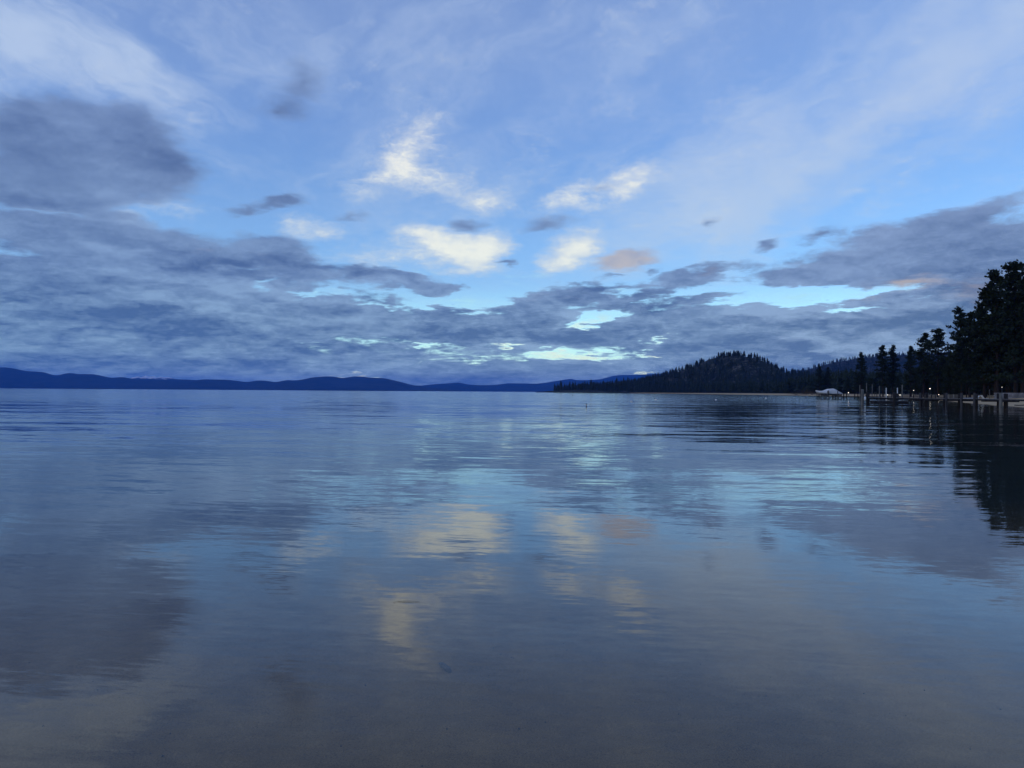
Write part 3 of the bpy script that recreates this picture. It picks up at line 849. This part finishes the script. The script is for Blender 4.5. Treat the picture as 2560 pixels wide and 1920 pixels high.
# lower floating stage along the head
walk(dock, Vector((59.4, 126.9, 0)), Vector((65.0, 126.9, 0)), 1.6, 0.62, 3)
MB().box((62.2 - 66, 126.9 - 110, 0.30), (5.6, 1.5, 0.44)).build('float', M_BEAM, dock)
def dock_pile(px, py_top, depth, r, mat, lean=(0, 0)):
    p = at_depth(px, depth); pile(dock, p.x - 66.0, p.y - 110.0, z_at(py_top, px, depth), r, mat, lean=lean)
dock_pile(2156, 974, 128.0, 0.24, M_PILE)
dock_pile(2168, 981, 127.6, 0.17, M_TARRED)
dock_pile(2172, 983, 131.3, 0.15, M_TARRED)
dock_pile(2236, 982, 126.0, 0.26, M_TARRED)
dock_pile(2243, 984, 131.4, 0.17, M_TARRED)
dock_pile(2300, 983, 125.8, 0.14, M_GREYP)
dock_pile(2304, 984, 126.4, 0.14, M_TARRED)
dock_pile(2317, 983, 125.4, 0.24, M_TARRED)
for px, pt, r, m in ((2366, 983, 0.16, M_GREYP), (2361, 984, 0.15, M_TARRED), (2398, 984, 0.19, M_TARRED), (2404, 984, 0.17, M_GREYP), (2436, 983, 0.17, M_GREYP), (2442, 985, 0.17, M_TARRED), (2496, 984, 0.20, M_TARRED), (2502, 983, 0.22, M_PILE), (2512, 985, 0.16, M_TARRED), (2517, 985, 0.16, M_TARRED)):
    # where that column of the picture crosses the near or far edge of the walkway
    e = Vector((-1.08, -0.09, 0)) * (1 if px in (2366, 2404, 2436, 2502) else -1)
    d = ray(px, horizon(px)); k = d.x / d.y; E0, E1 = D0 + e, D1 + e
    t = (k * E0.y - E0.x) / ((E1.x - E0.x) - k * (E1.y - E0.y)); q = E0 + (E1 - E0) * t
    pile(dock, q.x - 66.0, q.y - 110.0, z_at(pt, px, q.y), r, m)
# cross beams under the walkway and a drooping cable
for k in range(9):
    c = D0 + (D1 - D0) * ((k + 0.5) / 9) - dock.location
    MB().box((c.x, c.y, DECK - 0.33), (2.3, 0.16, 0.14), math.atan2(ss.y, ss.x)).build('cross_beam', M_BEAM, dock)
MB().tube([(67.4 - 66 + 0.11 * k, 103.2 - 110 - 0.6 * k, 0.34 + 0.021 * (k - 1.0) ** 2) for k in range(7)], [0.06] * 7, 6).build('hanging_hose', M_BEAM, dock)
fender = MB().lathe([(0.05, -0.32), (0.14, -0.24), (0.16, 0.0), (0.14, 0.24), (0.05, 0.32), (0.02, 0.38)], 10).build('mooring_fender', M_BUOY, None, True)
fp = at_depth(2162.5, 127.3); fender.location = (fp.x, fp.y, 0.95)
tag(fender, 'white fender hung on the pale end pile of the near dock', 'fender')

# --- the farther pier that carries the boat lift
PY = 250.0
def px_x(px, depth): return at_depth(px, depth).x
pier = empty('boat_pier', (px_x(2200, PY), PY, 0))
tag(pier, 'low dark pier farther out behind the near dock, with the boat lift at its end', 'pier')
xa, xb = px_x(2092, PY), 146.0
walk(pier, Vector((xa, PY + 2.2, 0)), Vector((xb, PY + 6.0, 0)), 2.2, 0.98, 5)
for k in range(10):
    t = k / 9; x = xa + (xb - 6 - xa) * t; y = PY + 2.2 + 3.4 * t
    for q in (-1.15, 1.15): pile(pier, x - pier.location.x, y + q - PY, 1.45 + 0.25 * (k % 3), 0.15, M_TARRED)
# railing panel on the pier
rl = empty('handrail', (px_x(2189, PY + 3.6), PY + 3.6, 0.98))
for q in (-0.36, 0.36): MB().tube([(q, 0, 0.0), (q, 0, 1.35)], [0.035, 0.035], 8).build('upright', M_PILE, rl)
for z in (1.33, 0.72): MB().tube([(-0.40, 0, z), (0.40, 0, z)], [0.035, 0.035], 8).build('rail', M_PILE, rl)
tag(rl, 'small grey handrail frame at the pier edge behind the end pile', 'handrail')

# mooring poles
def pole(px, top, depth, r, mat, label, base=None):
    p = at_depth(px, depth); z0 = float(ground_z(p.x, p.y)) - 0.5 if base is None else base
    o = empty('mooring_pole', (p.x, p.y, 0)); zt = z_at(top, px, depth)
    MB().tube([(0, 0, z0), (0, 0, zt)], [r, r * 0.92], 10).build('shaft', mat, o, True)
    MB().lathe([(r * 0.95, 0.0), (r * 1.25, 0.04), (r * 1.1, 0.14), (r * 0.25, 0.26)], 10, (0, 0, zt)).build('cap', M_WHITE if mat is M_WHITE else mat, o, True)
    tag(o, label, 'mooring pole', 'mooring poles by the docks')
pole(2149.6, 964.5, 236, 0.10, M_PILE, 'thin grey mooring pole just left of the pale end pile')
pole(2166.5, 959.5, 240, 0.12, M_PILE, 'tallest thin grey mooring pole right of the pale end pile')
pole(2180.5, 962, 244, 0.10, M_PILE, 'thin grey mooring pole second right of the pale end pile')
pole(2198.5, 968.5, 132.5, 0.09, M_PILE, 'grey mooring pole at the middle of the near dock head')
pole(2215.5, 971.5, 238, 0.14, M_WHITE, 'left one of the two white mooring poles')
pole(2243.5, 971.5, 238, 0.14, M_WHITE, 'right one of the two white mooring poles')
pole(2255.5, 965.5, 132.0, 0.10, M_PILE, 'tall grey mooring pole right of the white ones')
pole(2474.0, 976.5, 165, 0.05, M_PILE, 'thin grey pole on the sand left of the stone wall', 0.8)

# --- the covered boat on its lift
BX, BZ = px_x(2070, PY), 0.0
boat = empty('covered_boat', (BX, PY, 1.62))
tag(boat, 'motor boat under a pale grey canvas cover, raised on a lift', 'boat')
SC = PY / FOC
def loft(sections, name, mat, parent, smooth=True):
    bm = bmesh.new(); rings = []
    for x, pts in sections: rings.append([bm.verts.new((x, y, z)) for y, z in pts])
    m = len(rings[0])
    for a, b in zip(rings, rings[1:]):
        for k in range(m - 1): bm.faces.new((a[k], a[k + 1], b[k + 1], b[k]))
    bm.faces.new(rings[0]); bm.faces.new(list(reversed(rings[-1])))
    bmesh.ops.recalc_face_normals(bm, faces=bm.faces)
    me = bpy.data.meshes.new(name); bm.to_mesh(me); bm.free(); me.materials.append(mat)
    if smooth: me.polygons.foreach_set('use_smooth', [True] * len(me.polygons))
    o = bpy.data.objects.new(name, me); COL.objects.link(o); o.parent = parent
    return o
def bz(py): return z_at(py, 2070, PY) - 1.62
def bxx(px): return (px - 2070.5) * SC
beam = [(2040, 0.10), (2043, 0.55), (2048, 0.95), (2056, 1.25), (2068, 1.35), (2084, 1.35), (2096, 1.28), (2102.5, 1.1)]
keel = [(2040, 978.5), (2043, 983.0), (2047, 985.6), (2056, 986.6), (2068, 986.9), (2084, 986.7), (2096, 986.2), (2102.5, 985.6)]
sheer = [(2040, 976.6), (2043, 978.0), (2048, 980.0), (2056, 981.2), (2068, 981.9), (2084, 982.2), (2096, 982.4), (2102.5, 982.9)]
xs = [2040, 2041.5, 2043, 2047, 2052, 2058, 2064, 2068, 2074, 2080, 2086, 2092, 2098, 2102.5]
hull = []
for x in xs:
    w = float(interp(beam, x)); k = bz(float(interp(keel, x))); sh = bz(float(interp(sheer, x)))
    hull.append((bxx(x), [(-w, sh), (-w * 0.94, sh * 0.55 + k * 0.45), (-w * 0.62, sh * 0.15 + k * 0.85), (0, k), (w * 0.62, sh * 0.15 + k * 0.85), (w * 0.94, sh * 0.55 + k * 0.45), (w, sh)]))
loft(hull, 'hull', M_HULL, boat)
ctop = [(2040, 975.8), (2046, 976.9), (2054, 977.4), (2060, 976.2), (2066, 973.6), (2069, 972.2), (2076, 971.8), (2083, 971.2), (2086, 971.9), (2090, 974.6), (2094, 977.4), (2098, 979.5), (2102.8, 982.0)]
cxs = [2039.6, 2041, 2043, 2047, 2051, 2055, 2059, 2063, 2066, 2069, 2073, 2078, 2083, 2085, 2087, 2090, 2094, 2098, 2103]
cov = []
rr_ = random.Random(4)
for x in cxs:
    w = float(interp(beam, x)) * 1.035; t = bz(float(interp(ctop, x))); sh = bz(float(interp(sheer, x))) - 0.10
    hgt = t - sh; j = lambda a: rr_.uniform(-a, a)
    cov.append((bxx(x), [(-w, sh - 0.12 + j(0.05)), (-w * 0.985, sh + hgt * 0.25), (-w * (0.90 + j(0.02)), sh + hgt * (0.60 + j(0.03))), (-w * 0.62, sh + hgt * (0.92 + j(0.02))), (0, t), (w * 0.62, sh + hgt * 0.92), (w * 0.90, sh + hgt * 0.60), (w * 0.985, sh + hgt * 0.25), (w, sh - 0.12)]))
loft(cov, 'canvas_cover', M_CANVAS, boat)
for x in (2065.4, 2090.2):
    w = float(interp(beam, x)) * 1.05; t = bz(float(interp(ctop, x))); sh = bz(float(interp(sheer, x)))
    MB().box((bxx(x), -w - 0.02, (sh + (sh + (t - sh) * 0.55)) / 2 - 0.05), (0.22, 0.05, (t - sh) * 0.60 + 0.2)).build('strap', M_BEAM, boat)
MB().box((bxx(2077.5), -1.42, bz(982.6)), (0.22, 0.04, 0.5)).build('cover_flap', M_CANVAS, boat)
lift = empty('boat_lift', (BX, PY, 0))
tag(lift, 'dark steel boat lift standing in the water under the covered boat', 'boat lift')
for px in (2058.5, 2066, 2090, 2098):
    for q in (-1.75, 1.75): pile(lift, px_x(px, PY) - BX, q, 1.7 if px != 2066 else z_at(976.5, px, PY), 0.13, M_STEEL, name='post')
for q in (-1.0, 1.0): MB().box((0.2, q, bz(987.4) + 1.62), (7.4, 0.22, 0.22)).build('bunk', M_BEAM, lift)
for px in (2058.5, 2066, 2090, 2098): MB().box((px_x(px, PY) - BX, 0, bz(988.6) + 1.62), (0.18, 3.6, 0.2)).build('cross_arm', M_STEEL, lift)

# --- buoys
def buoy(px, py, w_px, label, dark=False, tall=False):
    p = on_water(px, py); r = max(0.16, w_px / FOC * p.y / 2)
    o = empty('mooring_buoy', (p.x, p.y, 0))
    if tall:
        MB().lathe([(0.03, -0.7), (0.05, -0.6), (0.05, 0.34), (0.03, 0.40)], 10).build('float', M_STEEL, o, True)
        MB().lathe([(0.051, 0.16), (0.054, 0.18), (0.054, 0.26), (0.051, 0.28)], 10).build('band', M_BUOY, o, True)
    else:
        h = r * 1.05
        MB().lathe([(r * 0.35, -r * 0.7), (r * 0.8, -r * 0.45), (r, 0.0), (r * 0.98, h * 0.28), (r * 0.80, h * 0.62), (r * 0.45, h * 0.86), (r * 0.12, h * 0.93)], 16).build('float', M_STEEL if dark else M_BUOY, o, True)
        MB().lathe([(r * 1.005, -0.02), (r * 1.02, 0.01), (r * 1.02, h * 0.20), (r * 1.0, h * 0.24)], 16).build('band', M_BAND, o, True)
        MB().tube([(0, 0, h * 0.9), (0, 0, h * 1.12), (r * 0.1, 0, h * 1.2)], [r * 0.09, r * 0.09, r * 0.05], 6).build('ring', M_STEEL, o)
    tag(o, label, 'buoy', 'mooring buoys on the lake')
buoy(1578.5, 1005, 7.0, 'nearest white mooring buoy with dark band, out from the spit')
buoy(1639.5, 1000, 5.5, 'white mooring buoy second from the spit, a little farther out')
buoy(1789.5, 1000.5, 5.0, 'white mooring buoy in the dark reflection of the hill')
buoy(1914.5, 996.5, 4.6, 'white mooring buoy between the hill reflection and the covered boat')
buoy(1431.5, 989, 4.0, 'small dark buoy nearest the tip of the spit', dark=True)
buoy(1466, 1017.5, 2.5, 'thin upright spar buoy left of the white buoys', tall=True)
for k, (a, b, lab) in enumerate([(2069.5, 995.0, 'white float left of the row under the boat lift'), (2080, 995.8, 'white float second in the row under the boat lift'), (2084.5, 996.3, 'white float third in the row under the boat lift'),
                         (2090.3, 995.3, 'white float fourth in the row under the boat lift'), (2100, 995.6, 'white float right of the row under the boat lift'), (2077.3, 998.8, 'white float closest to us below the covered boat')]):
    buoy(a, b, 3.0, lab)

# --- lit lamps
def lamp(px, py, depth, label, base=None, r=0.13):
    p = at_depth(px, depth); zt = z_at(py, px, depth); zb = (float(ground_z(p.x, p.y)) if base is None else base) - 0.02
    o = empty('lamp_post', (p.x, p.y, zb)); h = zt - zb
    MB().tube([(0, 0, 0), (0, 0, h - r * 0.9)], [0.06, 0.045], 8).build('post', M_STEEL, o)
    MB().lathe([(r * 0.35, -r * 0.95), (r * 0.8, -r * 0.6), (r, 0), (r * 0.8, r * 0.6), (r * 0.3, r * 0.95)], 12, (0, 0, h)).build('globe', M_LAMP, o, True)
    MB().lathe([(r * 0.7, r * 0.75), (r * 0.6, r * 1.0), (r * 0.1, r * 1.3)], 10, (0, 0, h)).build('cap', M_STEEL, o)
    tag(o, label, 'lamp', 'lit lamps along the shore')
lamp(2325, 971.6, 268, 'brightest lit lamp, high among the trunks right of the dark dock pile', r=0.17)
lamp(2284, 976, 320, 'dim lit lamp above the low red-brown pier lamps', r=0.13)
lamp(2219, 987.3, 252.6, 'left one of the three low lamps on the pier', 0.98, 0.12)
lamp(2250, 987.4, 253.6, 'middle one of the three low lamps on the pier', 0.98, 0.12)
lamp(2283, 987.8, 254.6, 'right one of the three low lamps on the pier', 0.98, 0.13)
lamp(2347, 986.6, 262, 'low lit lamp on the shore right of the pier', None, 0.11)
lamp(2505, 968.0, 182, 'dim lamp among the trunks above the stone wall', None, 0.06)
lamp(2166.5, 958.6, 262, 'small lamp above the tallest mooring pole', 0.9, 0.08)
lamp(2121, 981.8, 258, 'small white lamp right of the covered boat', 0.9, 0.13)

# --- stone wall on the beach at the right, built of single blocks
wall = empty('stone_wall', (110, 168, 0))
tag(wall, 'low grey stone retaining wall above the sand at the right edge', 'wall', kind='thing')
WA, WB = at_depth(2489, 176), at_depth(2640, 160)
wd = (WB - WA); WL = wd.length; wd.normalize(); wang = math.atan2(wd.y, wd.x)
zt = z_at(981.5, 2520, 172); zb = float(ground_z(WA.x, WA.y)) - 0.25
rw = random.Random(9); row = 0; z = zb
MB().box(((WA.x + WB.x) / 2 - 110, (WA.y + WB.y) / 2 - 168 + 0.05, (zb + zt) / 2 - 0.04), (WL, 0.36, zt - zb - 0.08), wang).build('core', M_BEAM, wall)
while z < zt - 0.05:
    hh = min(rw.uniform(0.24, 0.34), zt - z); x = -rw.uniform(0, 0.4)
    while x < WL:
        ww = rw.uniform(0.4, 0.85); c = WA + wd * (x + ww / 2)
        MB().box((c.x - 110, c.y - 168, z + hh / 2), (ww - 0.03, 0.50 + rw.uniform(-0.06, 0.06), hh - 0.025), wang + rw.uniform(-0.02, 0.02), 0.03).build('stone', M_STONE, wall)
        x += ww
    z += hh

# --- loungers and boxes on the beach
def lounger(px, depth, rz, label):
    p = at_depth(px, depth); o = empty('beach_lounger', (p.x, p.y, float(ground_z(p.x, p.y))), rz)
    fr = MB()
    for q in (-0.3, 0.3): fr.box((0.1, q, 0.34), (1.5, 0.05, 0.06))
    fr.build('frame', M_WHITE, o)
    for k in range(8): MB().box((-0.05 + k * 0.12, 0, 0.385), (0.10, 0.62, 0.025)).build('slat', M_WHITE, o)
    rot = Matrix.Rotation(R(-52), 4, 'Y')
    b = MB().box((-0.44, 0, 0.72), (0.95, 0.62, 0.05), rot=Matrix.Rotation(R(50), 4, 'Y')); b.build('backrest', M_WHITE, o)
    for x in (-0.55, 0.75):
        for q in (-0.3, 0.3): MB().box((x, q, 0.16), (0.05, 0.05, 0.36)).build('leg', M_WHITE, o)
    tag(o, label, 'lounger', 'loungers on the beach')
lounger(2439, 172, 2.9, 'pale beach lounger with raised back behind a dock pile')
lounger(2446, 172, 0.15, 'pale beach lounger between the other two loungers')
lounger(2461, 170, 0.10, 'pale beach lounger nearest the stone wall')
def crate(px0, px1, py0, py1, depth, label):
    a, b = at_depth(px0, depth), at_depth(px1, depth); zt = z_at(py0, (px0 + px1) / 2, depth); zb = float(ground_z(a.x, a.y)) - 0.02
    o = empty('storage_box', ((a.x + b.x) / 2, depth, zb)); w = b.x - a.x; h = zt - zb
    MB().box((0, 0, h * 0.45), (w, 0.8, h * 0.9), 0, 0.02).build('body', M_PILE, o)
    MB().box((0, -0.01, h * 0.95), (w + 0.06, 0.86, h * 0.09), 0, 0.01).build('lid', M_PILE, o)
    for q in (-0.3, 0.3): MB().box((w * q, -0.41, h * 0.45), (0.06, 0.03, h * 0.8)).build('batten', M_DECK, o)
    tag(o, label, 'box', 'pale boxes on the shore')
crate(2371, 2381, 986, 991, 235, 'small pale grey box on the shore behind the walkway')
crate(2384, 2400, 986, 991, 228, 'wide pale grey box on the shore behind the walkway')
def rowboat(px, depth, L, rz, label):
    p = at_depth(px, depth); o = empty('upturned_rowboat', (p.x, p.y, float(ground_z(p.x, p.y))), rz)
    sec = []
    for k in range(11):
        t = -1 + 2 * k / 10; w = 0.62 * max(0.04, (1 - abs(t) ** 2.4)); h = 0.5 * (1 - 0.35 * t * t) 
        sec.append((t * L / 2, [(-w, 0.03), (-w * 0.95, h * 0.5), (-w * 0.6, h * 0.92), (0, h), (w * 0.6, h * 0.92), (w * 0.95, h * 0.5), (w, 0.03)]))
    loft(sec, 'hull', M_HULL, o)
    MB().box((0, 0, 0.515), (L * 0.86, 0.05, 0.06)).build('keel', M_PILE, o)
    tag(o, label, 'rowboat', 'upturned rowboats on the beach')
rowboat(2414, 205, 1.9, 0.2, 'small pale upturned rowboat left of its neighbour behind the walkway')
rowboat(2428, 200, 2.6, 0.0, 'longer pale upturned rowboat behind the walkway')
def rail_fence(px0, px1, d0, d1, label):
    a, b = at_depth(px0, d0), at_depth(px1, d1); o = empty('rail_fence', (a.x, a.y, 0)); v = b - a; n = int(v.length / 3); ang = math.atan2(v.y, v.x)
    for k in range(n + 1):
        q = a + v * (k / n); z = float(ground_z(q.x, q.y)); MB().box((q.x - a.x, q.y - a.y, z + 0.45), (0.12, 0.12, 1.1), ang).build('post', M_BEAM, o)
    zb = float(ground_z((a.x + b.x) / 2, (a.y + b.y) / 2))
    for z in (0.45, 0.85): MB().box((v.x / 2, v.y / 2, zb + z), (v.length, 0.06, 0.14), ang).build('rail', M_PILE, o)
    tag(o, label, 'fence', kind='thing')
rail_fence(2258, 2345, 400, 290, 'long low timber rail fence on the shore behind the pier')

# --- bare brush at the far beach
def shrub(px, depth, w, h, label, seed):
    p = at_depth(px, depth); o = empty('shrub', (p.x, p.y, float(ground_z(p.x, p.y)))); r = random.Random(seed)
    st = MB()
    for k in range(26):
        a = r.uniform(0, 6.28); q = r.uniform(0.1, 1.0) * w / 2
        st.tube([(q * 0.25 * math.cos(a), q * 0.25 * math.sin(a), -0.1), (q * 0.7 * math.cos(a), q * 0.7 * math.sin(a), h * 0.5), (q * math.cos(a), q * math.sin(a), h * r.uniform(0.5, 1.0))], [0.07, 0.05, 0.02], 4)
    st.build('stem', M_BRUSH, o)
    V, F = [], []
    for k in range(420):
        a = r.uniform(0, 6.28); q = math.sqrt(r.random()) * w / 2; z = r.uniform(0.15, 1.0) * h * (1 - 0.5 * (q / (w / 2)) ** 2)
        c = Vector((q * math.cos(a), q * math.sin(a), z)); d1 = Vector((r.gauss(0, 1), r.gauss(0, 1), r.gauss(0, 1))).normalized() * 0.22; d2 = Vector((r.gauss(0, 1), r.gauss(0, 1), r.gauss(0, 1))).normalized() * 0.16
        b = len(V); V += [c - d1, c + d2, c + d1, c - d2]; F.append((b, b + 1, b + 2, b + 3))
    mesh_obj('foliage', V, F, M_BRUSH, o)
    tag(o, label, 'shrub', 'bare brown shrubs on the far beach')
shrub(2016, 735, 20, 6.5, 'tallest bare brown shrub on the far beach left of the boat', 1)
shrub(1996, 745, 22, 3.0, 'low bare brown shrub at the left of the clump on the far beach', 2)
shrub(2032, 715, 14, 3.5, 'low bare brown shrub between the tall one and the boat', 3)

# --- lying on the shallow bed
def bed_point(px, py):
    d = ray(px, py); p = Vector((0, 0, EYE)); t = 0
    z = -0.05
    for _ in range(6):
        t = (z - EYE) / d.z; x, y = d.x * t, d.y * t; z = float(ground_z(x, y))
    return Vector((x, y, z))
bp = bed_point(1112, 1674)
stick = empty('sunken_stick', (bp.x, bp.y, bp.z + 0.012), 0.0)
MB().tube([(-0.035, 0.075, 0.0), (-0.020, 0.035, 0.006), (0.0, 0.0, 0.008), (0.022, -0.040, 0.006), (0.040, -0.072, 0.0)], [0.012, 0.019, 0.018, 0.021, 0.013], 8).build('bark', M_ROCK, stick, True)
MB().tube([(-0.020, 0.035, 0.006), (-0.045, 0.050, 0.014)], [0.009, 0.004], 6).build('twig', M_ROCK, stick, True)
tag(stick, 'short dark stick lying on the sand under the clear shallows', 'stick')
tp = on_water(1018, 1506)
tw = MB().tube([(-0.11, -0.012, 0.004), (-0.07, 0.010, 0.005), (-0.01, 0.022, 0.005), (0.05, 0.018, 0.005), (0.10, 0.004, 0.004)], [0.0008, 0.0013, 0.0016, 0.0013, 0.0008], 6).build('floating_twig', M_BRUSH)
tw.location = tp; tag(tw, 'thin curved dark twig floating on the calm water', 'twig')
# scattered grit and pebbles, too many to count
r = np.random.default_rng(5); Vp, Fp = [], []
octa = np.array([(1, 0, 0), (-1, 0, 0), (0, 1, 0), (0, -1, 0), (0, 0, 1), (0, 0, -1)], float); of = np.array([(0, 2, 4), (2, 1, 4), (1, 3, 4), (3, 0, 4), (2, 0, 5), (1, 2, 5), (3, 1, 5), (0, 3, 5)])
px_, py_ = r.uniform(-3.6, 3.6, 260), 2.8 + r.uniform(0, 1, 260) ** 1.6 * 3.6
pz_ = ground_z(px_, py_)
for x, y, z in zip(px_, py_, pz_):
    s = 0.002 + abs(r.normal(0, 0.0026)); V = octa * s * r.uniform(0.6, 1.4, (1, 3)) + (x, y, z + s * 0.3)
    Fp.append(of + 6 * len(Vp)); Vp.append(V)
peb = np_obj('pebbles', np.concatenate(Vp), np.concatenate(Fp), M_ROCK)
tag(peb, 'scattered tiny dark pebbles and grit on the shallow sand bed', 'pebbles', kind='stuff')

# ---------------------------------------------------------------- haze
def m_haze(out):
    v = node('ShaderNodeVolumePrincipled')
    v.inputs['Color'].default_value = (0.045, 0.27, 1.0, 1)
    v.inputs['Density'].default_value = 3.0e-5
    v.inputs['Anisotropy'].default_value = 0.0
    Sk.nt.links.new(v.outputs[0], out.inputs['Volume'])
M_HAZE = material('thin_blue_air', m_haze)
HZ, HT, HB = 39500.0, 640.0, -42.0
haze = mesh_obj('haze', [(-HZ, -HZ, HB), (HZ, -HZ, HB), (HZ, HZ, HB), (-HZ, HZ, HB), (-HZ, -HZ, HT), (HZ, -HZ, HT), (HZ, HZ, HT), (-HZ, HZ, HT)],
    [(3, 2, 1, 0), (4, 5, 6, 7), (0, 1, 5, 4), (1, 2, 6, 5), (2, 3, 7, 6), (3, 0, 4, 7)], M_HAZE)
tag(haze, 'thin blue air over the whole lake', 'haze', kind='stuff')
